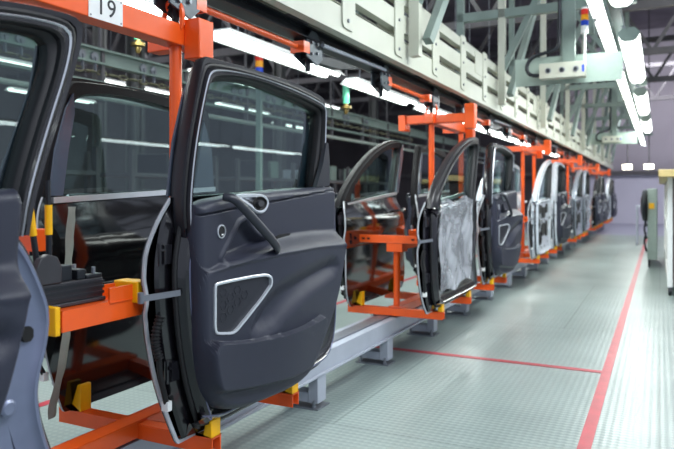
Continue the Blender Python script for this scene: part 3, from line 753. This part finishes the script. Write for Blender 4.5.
# ------------------------------------------------------------------ fixture on the first carrier's clamp arm
t = thing('hinge_fixture', 'dark grey machined hinge fixture with yellow and black struts on the clamp arm', 'fixture', (-1.565, 1.40, .856))
m = MB(); m.box(-.055, .055, -.17, .075, 0, .012); m.box(-.055, .048, -.165, .07, .012, .070); obj('fixture_body', m, DKGREY, t, bevel=.003)
m = MB()
for z in (.022, .038, .054): m.box(.048, .053, -.165, .07, z, z+.008)
obj('ribbing', m, BLACKM, t)
m = MB(); m.prism_x([(-.17,.07),(-.085,.07),(-.085,.115),(-.10,.145),(-.13,.155),(-.155,.145),(-.17,.115)], .03, .052); obj('rounded_plate', m, DKGREY, t, bevel=.003)
m = MB(); m.box(-.02, .03, -.075, -.03, .07, .115); m.box(-.035, .04, -.02, .01, .07, .10); m.box(-.045, -.02, .0, .07, .07, .088); m.box(.02, .045, .01, .07, .07, .082); obj('clamp_block', m, BLACKM, t, bevel=.003)
m = MB(); m.tube([(.034, .045, .08), (.034, .045, .102)], .006, 8); m.tube([(-.03, .03, .085), (-.03, .03, .108)], .006, 8); m.tube([(.0, .068, .06), (.0, .082, .06)], .008, 8); obj('bolt', m, STEEL, t)
for yb, yt in ((-.118, -.150), (-.085, -.088)):
    F = lambda z: Vector((0, yb+(yt-yb)*(z-.07)/.215, z))
    o = obj('strut', MB().tube([F(.06), F(.205)], .0085, 12).tube([F(.06), F(.09)], .013, 12), BLACKM, t)
    obj('grip', MB().tube([F(.205), F(.29)], .0105, 14), YELLOW, o, 'yellow sleeve')
    obj('rod', MB().tube([F(.29), F(.36)], .007, 8), BLACKM, o)
# protective cloth strip hanging behind
pts = smooth([(-1.93, 1.72, 1.13), (-1.94, 1.72, 1.0), (-1.93, 1.70, .9), (-1.94, 1.71, .75), (-1.93, 1.69, .6), (-1.95, 1.66, .45), (-1.94, 1.64, .38)], 2)
L = [[(p.x+.004*math.sin(i), p.y-.018, p.z), (p.x+.006, p.y, p.z), (p.x+.002*math.cos(i*2), p.y+.018, p.z), (p.x-.002, p.y, p.z)] for i, p in enumerate(pts)]
tag(obj('cloth_strip', MB().loops(L, True, True, True), FOAM), 'narrow grey-green cloth strip hanging down the front edge of the black outer door', 'cloth')

# ------------------------------------------------------------------ overhead conveyor beam
t = thing('overhead_beam', 'long pale grey-green overhead conveyor beam of channels and riveted plates', 'conveyor beam', (CX, 0, 0))
for s_ in (1, -1):
    X = .15*s_
    for z0, z1 in ((2.04, 2.185), (2.25, 2.375), (2.44, 2.52)):
        m = MB(); m.box(min(X, X+.012*s_), max(X, X+.012*s_), -1, 26, z0, z1); m.box(min(X, X-.045*s_), max(X, X-.045*s_), -1, 26, z0, z0+.008); m.box(min(X, X-.045*s_), max(X, X-.045*s_), -1, 26, z1-.008, z1)
        obj('channel', m, BEAMP, t, bevel=.002)
    for k in range(32):
        y = .05+k*.78
        def rp(y0, y1, z0, z1, r=.035):
            P = []
            for cy, cz, a0 in ((y1-r, z1-r, 0), (y0+r, z1-r, 90), (y0+r, z0+r, 180), (y1-r, z0+r, 270)):
                for q in range(4): a = math.radians(a0+q*30); P.append((cy+r*math.cos(a), cz+r*math.sin(a)))
            return P
        if s_ < 0 and k % 2: continue
        m = MB().prism_x(rp(y, y+.16, 2.075, 2.545), *sorted((X+.012*s_, X+.022*s_)))
        if k % 2 == 0: m.prism_x([(y-.28, 2.30), (y, 2.30), (y, 2.50), (y-.28, 2.50)], *sorted((X+.010*s_, X+.016*s_)))
        pl_ = obj('splice_plate', m, BEAMP, t)
        if s_ > 0 and k < 14:
            m = MB()
            for z in (2.12, 2.31, 2.48): m.lathe([(.011, X+.022), (.011, X+.030)], (0, y+.065, z), 'x', 6)
            obj('bolt', m, STEEL, pl_)
m = MB(); m.box(-.05, .05, -1, 26, 1.992, 2.0); m.box(-.05, .05, -1, 26, 2.05, 2.058); m.box(-.006, .006, -1, 26, 2.0, 2.05)
obj('running_track', m, BLACKM, t)
m = MB()
for k in range(26): m.box(-.15, .15, k-.04, k+.0, 2.06, 2.12)
obj('cross_tie', m, TRUSSD, t)

def trolley():
    t = thing('conveyor_trolley', '', 'trolley')
    for s_ in (1, -1):
        m = MB().prism_x([(-.08,1.90),(.04,1.865),(.10,1.91),(.09,1.98),(.03,2.045),(-.03,2.045),(-.085,1.985)], .035*s_-.005, .035*s_+.005)
        p_ = obj('side_plate', m, mat('blue_grey_steel', srgb(70, 78, 86), .35, metal=.4, noise=.1), t, bevel=.002)
        m = MB()
        for yy, zz in ((-.03,1.92),(.03,1.93),(.03,1.98),(-.03,1.98)): m.lathe([(.009, .040*s_), (.009, .050*s_)], (0, yy, zz), 'x', 6)
        obj('bolt', m, STEEL, p_)
        m = MB().lathe([(.026, .010*s_), (.026, .028*s_)], (0, 0, 2.026), 'x', 16); obj('wheel', m, STEEL, t)
    m = MB(); m.tube([(0, 0, 1.835), (0, 0, 1.92)], .016, 10); m.box(-.03, .03, -.02, .02, 1.90, 1.93); obj('hanger_rod', m, BLACKM, t)
    m = MB(); m.tube([(0, .07, 1.95), (0, .16, 1.97)], .012, 8); m.tube([(.03, .05, 1.99), (.03, .12, 2.01)], .007, 8); obj('latch_pin', m, STEEL, t)
    return t
tp = trolley(); first = True; n = 0
wd = ['beside the number 19 carrier', 'above the nearest rear door', 'above the gap before the second carrier', 'over the second carrier']
for ci, cy in enumerate(carrier_y):
    for off in (-.5, .40, 1.47, 2.5):
        y = cy+off
        if off == 2.5 and ci == 5: continue
        if off > 1 and ci == 5: continue
        o = tp if first else copy_tree(tp); first = False
        o.location = (CX, y, 0); pos = {-.5: 'over the front post of', .40: 'over the rear post of', 1.47: 'leading the tow bar behind', 2.5: 'ending the tow bar behind'}[off]
        o['label'] = 'black steel chain trolley %s carrier %s in the line' % (pos, ['one', 'two', 'three', 'four', 'five', 'six'][ci]); o['group'] = 'trolleys under the overhead beam'
def towbar():
    t = thing('tow_bar', '', 'tow bar')
    m = MB(); m.tube([(0, .10, 1.945), (0, .88, 1.945)], .015, 12); obj('bar', m, ORANGE, t)
    for y, s_ in ((.02, 1), (.96, -1)):
        m = MB(); m.box(-.04, .04, y+.06*s_-.005, y+.06*s_+.005, 1.915, 1.975)
        for q in (-1, 1): m.box(.036*q-.005, .036*q+.005, min(y-.0*s_, y+.06*s_), max(y, y+.06*s_), 1.915, 1.975)
        obj('fork', m, ORANGE, t)
    return t
tb = towbar(); first = True
for ci, cy in enumerate(carrier_y[:-1]):
    for off, nm in ((.46, 'just behind'), (2.52, 'well ahead of the next carrier after')):
        o = tb if first else copy_tree(tb); first = False
        o.location = (CX, cy+off, 0); o['label'] = 'orange tow bar between trolleys %s carrier %s' % (nm, ['one', 'two', 'three', 'four', 'five'][ci]); o['group'] = 'orange tow bars under the beam'
# dark guide tongues between the tow bars
def tongue():
    t = thing('guide_tongue', '', 'conveyor guide')
    obj('blade', MB().prism_x([(0, 1.93), (.28, 1.965), (.60, 1.955), (.28, 1.90), (0, 1.89)], -.02, .02), BLACKM, t, bevel=.003)
    obj('linkage', MB().tube([(0.06, 0, 1.98), (.06, .9, 2.0)], .012, 8), GREYP, t)
    return t
tg = tongue()
for ci, cy in enumerate(carrier_y[:3]):
    o = tg if ci == 0 else copy_tree(tg); o.location = (CX, cy+1.53, 0)
    o['label'] = 'black pointed guide tongue under the beam after carrier '+['one', 'two', 'three'][ci]; o['group'] = 'guide tongues'

# support frames holding the beam from the roof
def hang_frame(full):
    t = thing('support_frame', '', 'steel frame')
    m = MB()
    m.bar((CX+.22, 0, 2.1), (CX+.22, 0, 5.3), .07); obj('hanger', m, BEAMP, t)
    m = MB(); m.bar((CX-.22, 0, 2.1), (CX-.22, 0, 5.3), .07); obj('hanger', m, TRUSS, t)
    m = MB(); m.bar((-.62, 0, 2.75), (-.62, 0, 5.3), .08); obj('upright', m, TRUSS, t)
    m = MB(); m.bar((CX-.25, 0, 3.05), (-.2, 0, 3.05), .07, .09); obj('crosspiece', m, TRUSS, t)
    m = MB(); m.bar((CX+.22, 0, 2.45), (-.62, 0, 4.2), .06); m.bar((-.62, .0, 3.05), (CX, 0, 4.6), .06); obj('brace', m, TRUSS, t)
    m = MB(); m.bar((CX+.3, .02, 2.2), (CX+.62, 1.5, 4.6), .06); obj('raking_brace', m, TRUSS, t)
    return t
hf = hang_frame(True)
ys = [4.2, 6.9, 9.6, 12.3, 15, 17.7, 20.4, 23.1]
nth = ['nearest', 'second', 'third', 'fourth', 'fifth', 'sixth', 'seventh', 'farthest']
for i, y in enumerate(ys):
    o = hf if i == 0 else copy_tree(hf); o.location = (0, y, 0)
    o['label'] = 'braced grey-green steel frame hanging the beam from the roof, %s of the row' % nth[i]; o['group'] = 'frames hanging the beam'

# ------------------------------------------------------------------ the chain conveyor on the left
t = thing('chain_conveyor', 'dark overhead chain conveyor track with white pipe left of the line', 'conveyor', (-5.1, 0, 0))
m = MB(); m.box(-.05, .05, 0, 26, 2.62, 2.64); m.box(-.006, .006, 0, 26, 2.50, 2.62); m.box(-.05, .05, 0, 26, 2.48, 2.50); obj('track', m, TRUSS, t)
m = MB(); m.box(-.04, .04, 0, 26, 2.28, 2.31); obj('lower_track', m, TRUSS, t)
obj('pipe', MB().tube([(.05, 0, 2.14), (.05, 26, 2.14)], .028, 10), mat('pale_pipe', srgb(150, 158, 152), .4, noise=.05), t)
for k in range(19):
    obj('bracket', MB().box(-.02, .03, 1+k*1.3, 1.04+k*1.3, 2.10, 2.66).box(-.02, .0, 1+k*1.3, 1.03+k*1.3, 2.6, 4.24 if k % 2 else 2.66), TRUSSD, t)
for k in range(90):
    y = .8+k*.15; m = MB()
    pts = [(0, y+.075+.065*math.cos(a), 2.40+.022*math.sin(a)) if k % 2 else (.022*math.sin(a), y+.075+.065*math.cos(a), 2.40) for a in [2*PI*q/14 for q in range(14)]]
    m.tube(pts, .010, 6, True, up=(0, 0, 1) if k % 2 else (1, 0, 0)); obj('chain_link', m, mat('dull_chain', srgb(120, 118, 96), .45, metal=.5, noise=.2), t)
for k in range(12):
    y = 2.1+k*.85
    for q in (0, .16):
        o = obj('trolley_wheel', MB().lathe([(.045, .01), (.05, .018), (.045, .03)], (0, y+q, 2.545), 'x', 14), STEEL, t)
        obj('wheel_hanger', MB().bar((.03, y+q, 2.545), (.01, y+q+.02, 2.40), .012, .03), STEEL, o)

# ------------------------------------------------------------------ luminaires
def luminaire(length, wdt, m_em, power, col=(.93, 1, .96), hang=5.07):
    t = thing('strip_luminaire', '', 'strip light')
    m = MB(); m.prism_y([(-wdt/2, 0), (-wdt/4, .06), (wdt/4, .06), (wdt/2, 0), (wdt/2-.01, 0), (wdt/4, .05), (-wdt/4, .05), (-wdt/2+.01, 0)], 0, length); obj('reflector', m, WHITEP, t)
    for x in (-wdt*.24, wdt*.24): obj('tube', MB().tube([(x, .04, .018), (x, length-.04, .018)], .018+.04*wdt, 8), m_em, t)
    for y in (.2, length-.2): obj('suspension_wire', MB().tube([(0, y, .05), (0, y, .05+hang)], .006, 6), STEEL, t)
    if power: area_light('luminaire_light', (0, length/2, -.02), (0, 0, 0), wdt, length, power, col, t)
    return t
lp = luminaire(1.75, .26, TUBE, 34)
Lnum = ['nearest', 'second', 'third', 'fourth', 'fifth', 'sixth', 'seventh', 'eighth', 'ninth']
for i in range(9):
    o = lp if i == 0 else copy_tree(lp); o.location = (-2.75, 1.6+i*2.15, 2.27)
    o['label'] = 'bright white strip light under the beam on the far side, %s along the line' % Lnum[i]; o['group'] = 'strip lights beyond the beam'
la = luminaire(2.6, .13, TUBE, 20, hang=.2)
for i in range(7):
    o = la if i == 0 else copy_tree(la); o.location = (-.455, 3.4+i*2.75, 2.66); o.rotation_euler = (0, .15, 0)
    o['label'] = 'narrow white strip light over the aisle beside the dark channel, %s of its row' % Lnum[i]; o['group'] = 'narrow aisle strip lights'
def box_lamp():
    t = thing('box_luminaire', '', 'box light')
    sec = [(-.07, .02), (-.10, .08), (-.05, .13), (.05, .13), (.10, .08), (.07, .02), (.04, 0), (-.04, 0)]
    obj('diffuser', MB().prism_y(sec, 0, 2.7), TUBEB, t, bevel=.01)
    for y in (-.02, 2.7): obj('end_cap', MB().prism_y([(x*1.04, z) for x, z in sec], y, y+.02), TRUSS, t)
    for y in (.3, 2.4): obj('stay', MB().bar((0, y, .13), (-.10, y, .26), .025), STEEL, t)
    area_light('box_light', (0, 1.35, -.03), (0, 0, 0), .2, 2.6, 24, (.95, 1, .98), t)
    return t
TUBEB = mat('box_light_diffuser', (.96, 1, .97, 1), .4, emit=5)
bl = box_lamp()
for i, y in enumerate((2.9, 6.9, 10.9, 14.9)):
    o = bl if i == 0 else copy_tree(bl); o.location = (-.27, y, 2.64)
    o['label'] = 'white box light with sloped sides hung over the aisle, %s of its row' % Lnum[i]; o['group'] = 'box lights over the aisle'
m = MB(); m.box(-.42, -.33, 2.5, 20, 2.86, 2.95); c_ = tag(obj('cable_channel', m, mat('dark_green_channel', srgb(44, 66, 62), .5, noise=.1)), 'dark green cable channel running over the aisle between the lights', 'cable channel')
for i, (x, z) in enumerate(((-1.05, 1.98), (-.45, 1.98))):
    o = thing('flood_lamp', 'small bright warm lamp above the far wall, %s' % ('over the end of the line' if i == 0 else 'over the red floor line'), 'lamp', (x+.15, 22, z+.0), 0, 'far lamps')
    obj('lens', MB().box(-.13, .13, -.03, .0, -.07, .07), TUBEW, o); obj('housing', MB().box(-.15, .15, 0, .12, -.09, .09), TRUSSD, o); obj('drop_rod', MB().tube([(0, .06, .1), (0, .06, 5.44)], .02, 6), TRUSSD, o)
# dim strip lights deep in the hall
ld = luminaire(2.2, .3, TUBEL, 0, hang=4)
for i, (x, y, z) in enumerate(((-9.5, 6, 3.3), (-9.5, 9.2, 3.3), (-9.5, 12.8, 3.3), (-12, 9.1, 3.3), (-7.4, 9.2, 3.32), (-7.4, 12.8, 3.32), (-10.5, 17, 3.3))):
    o = ld if i == 0 else copy_tree(ld); o.location = (x, y, z)
    o['label'] = 'dim strip light deep in the dark hall, %s from the left' % ['first', 'second', 'third', 'fourth', 'fifth', 'sixth', 'seventh'][i]; o['group'] = 'strip lights deep in the hall'

lr = luminaire(3.6, .6, TUBE, 0, hang=4.85)
for i in range(6):
    o = lr if i == 0 else copy_tree(lr); o.location = (8.3, -1+i*4.2, 2.5)
    o['label'] = 'white strip light along the right-hand side bay, %s of its row' % Lnum[i]; o['group'] = 'side bay strip lights'
# pendant air couplings
def coupling(loc, label, k=.85):
    t = thing('pendant_coupling', label, 'air coupling', loc, 0, 'pendant couplings behind the line')
    obj('bottle', MB().lathe([(.035*k, 0), (.042*k, .02), (.042*k, .2), (.025*k, .24)], n=14), GREENP, t)
    obj('valve', MB().lathe([(.02*k, -.13*k), (.03*k, -.10*k), (.03*k, -.07*k), (.07*k, -.06*k), (.07*k, -.03*k), (.03*k, -.02*k), (.03*k, 0)], n=12), BRASS, t)
    obj('hose', MB().tube([(0, 0, .22), (0, 0, 2.5)], .015, 8), TRUSSD, t)
coupling((-3.0, 6.3, 2.13), 'green bottle-shaped air coupling hanging under the strip lights')
coupling((-3.0, 3.2, 2.16), 'green and brass air coupling hanging beside the number 19 beam', .65)

# ------------------------------------------------------------------ control boxes with signal towers
def control_box(loc, label, tower=True):
    t = thing('control_box', label, 'control box', loc, 0, 'control boxes hung from the roof')
    obj('box_body', MB().box(-.20, .20, -.06, .06, -.07, .07), BEAMP, t, bevel=.006)
    obj('mounting_plate', MB().box(-.45, .50, .12, .13, -.10, .16), mat('pale_green_plate', srgb(160, 178, 168), .5, noise=.04), t)
    for x in (-.12, 0, .12):
        b_ = obj('push_button', MB().lathe([(.026, -.066), (.026, -.06)], (x, 0, 0), 'y', 16), STEEL, t)
        obj('button_cap', MB().lathe([(.015, -.085), (.017, -.066)], (x, 0, 0), 'y', 14), BLACKM, b_)
    obj('blue_tab', MB().box(.172, .192, -.064, -.060, -.03, .03), BLUE, t)
    obj('post', MB().box(-.01, .10, .06, .12, -.05, 3.0), TRUSS, t)
    obj('cable', MB().tube(smooth([(-.20, 0, -.03), (-.30, 0, -.02), (-.33, 0, .06), (-.28, 0, .15), (-.15, 0, .18), (-.05, .03, .21), (-.03, .05, .3), (-.03, .05, 3.0)], 3), .018, 10), BLACKM, t)
    if tower:
        p_ = obj('signal_pole', MB().tube([(.19, 0, .07), (.19, 0, .33)], .012, 10), WHITEP, t)
        for z, mm, lb in ((.32, WHITEP, 'white base'), (.39, BLUE, 'blue lens'), (.44, AMBER, 'amber lens'), (.49, RED, 'red lens')):
            obj('signal_lens', MB().lathe([(.030, z), (.033, z+.004), (.033, z+.046 if z > .35 else z+.07), (.030, z+.05 if z > .35 else z+.07)], (.19, 0, 0), 'z', 16), mm, p_, lb)
        obj('tower_cap', MB().lathe([(.033, .54), (.030, .555), (.01, .56)], (.19, 0, 0), 'z', 16), WHITEP, p_)
    return t
control_box((-.80, 6.3, 2.30), 'pale control box with three buttons and a red-amber-blue signal tower')
control_box((-.95, 15.6, 2.36), 'second control box farther down the aisle, without a tower', False)
# small signal tower left, behind the nearest window frame
t = thing('signal_tower', 'small red-amber-blue signal tower on a pole behind the nearest rear door', 'signal tower', (-3.9, 6.0, .33))
obj('signal_pole', MB().box(-.03, .03, -.02, .02, -.33, 2.14), TRUSS, t)
for z, mm, lb in ((2.14, BLUE, 'blue lens'), (2.21, AMBER, 'amber lens'), (2.28, RED, 'red lens')):
    obj('signal_lens', MB().lathe([(.04, z), (.043, z+.004), (.043, z+.066), (.04, z+.07)], n=14), mm, t, lb)

# ------------------------------------------------------------------ right side: cabinet, table, fan
t = thing('storage_bench', 'tall bench with pale board top, white post and dark brown side at the right edge', 'bench', (.045, 8.4, 0))
obj('bench_top', MB().box(-.06, 1.3, -.3, 6.5, 1.36, 1.44), WOOD, t, bevel=.006)
for y in (0, 3.0, 6.2): obj('post', MB().box(.03, .085, y, y+.07, .1, 1.36), WHITEP, t, bevel=.004)
m = MB(); m.box(.09, 1.2, .0, 6.2, .12, 1.34); obj('side_panel', m, BROWN, t)
m = MB(); m.box(.03, .09, .03, 6.2, .70, .75); m.box(.03, .09, .03, 6.2, .10, .16); obj('side_rail', m, WHITEP, t)
for y in (.04, 3.04, 6.24): obj('castor', MB().lathe([(.05, -.02), (.05, .02)], (.06, y, .05), 'x', 14), BLACKM, t)
t = thing('equipment_rack', 'pale green-grey equipment stand with yellow tag beside the bench', 'equipment', (-.14, 11.5, 0))
obj('cabinet_body', MB().box(-.04, .10, 0, 1.6, .12, 1.25), mat('pale_green_cabinet', srgb(150, 166, 160), .5, noise=.06), t, bevel=.01)
obj('leg', MB().box(-.03, .0, .02, .06, 0, .12), BLACKM, t); obj('leg', MB().box(-.03, .0, 1.5, 1.56, 0, .12), BLACKM, t)
obj('yellow_tag', MB().box(-.02, .06, -.01, 0, .93, 1.02), YELLOW, t)
m = MB()
for q in range(3): m.tube(smooth([(-.06, .02, .95-.2*q), (-.09, .0, .8-.2*q), (-.05, .01, .65-.2*q)], 2), .015, 8)
obj('hose', m, BLACKM, t)
obj('fan_wheel', MB().lathe([(.10, -.14), (.24, -.11), (.26, -.07), (.24, -.04)], (0, .1, .98), 'x', 24), BLACKM, t, 'black round guard')
t = thing('small_table', 'small grey steel table on thin legs by the far end of the red line', 'table', (-.27, 16.6, 0))
obj('table_top', MB().box(-.22, .22, -.3, .3, .86, .89), GREYP, t)
for x in (-.2, .2):
    for y in (-.28, .28): obj('leg', MB().box(x-.015, x+.015, y-.015, y+.015, 0, .86), GREYP, t)
tag(obj('tool_bag', MB().lathe([(.10, .0), (.16, .03), (.15, .12), (.08, .16)], (-.20, 16.6, .892), n=14), BLACKM), 'black lumpy bundle lying on the small far table', 'bag')

# ------------------------------------------------------------------ clutter behind the line
random.seed(3)
names = ['grey parts rack with orange shelves']
k = 0
wordy = ['left of the others', 'second from the left', 'third from the left', 'fourth from the left', 'fifth from the left', 'rightmost']
for i, (x, y) in enumerate(((-6.6, 2.6), (-6.6, 5.0), (-6.6, 7.4), (-6.6, 9.8), (-6.6, 12.2), (-6.6, 15))):
    t = thing('parts_rack', 'dark parts rack with orange shelves behind the chain conveyor, '+wordy[i], 'rack', (x, y, 0), 0, 'parts racks behind the conveyor')
    for a in (-.4, .4):
        for b in (-.9, .9): obj('upright', MB().box(a-.03, a+.03, b-.03, b+.03, 0, 1.75), TRUSSD, t)
    for z in (.3, .85, 1.4): obj('shelf', MB().box(-.42, .42, -.92, .92, z, z+.05), ORANGE if z == .85 else TRUSSD, t)
    for q in range(5):
        z = random.choice((.35, .9, 1.45)); b = -.75+q*.36; h = random.uniform(.15, .33)
        bx = obj('parts_bin', MB().box(x-.2, x+.35, y+b-.13, y+b+.13, z, z+h), random.choice((DKGREY, BLACKM, GREYP, TRIM2, TRUSS)), bevel=.01)
        tag(bx, '%s parts bin, %s along the parts rack %s' % ({'dark_grey_casting': 'dark grey', 'black_steel': 'black', 'grey_painted_steel': 'light grey', 'charcoal_trim': 'charcoal', 'grey_green_paint': 'grey-green'}[bx.data.materials[0].name], ['first', 'second', 'third', 'fourth', 'last'][q], wordy[i]), 'bin', 'bins on the parts racks')
for o in S.objects:
    if o.type == 'MESH': o.data.validate()
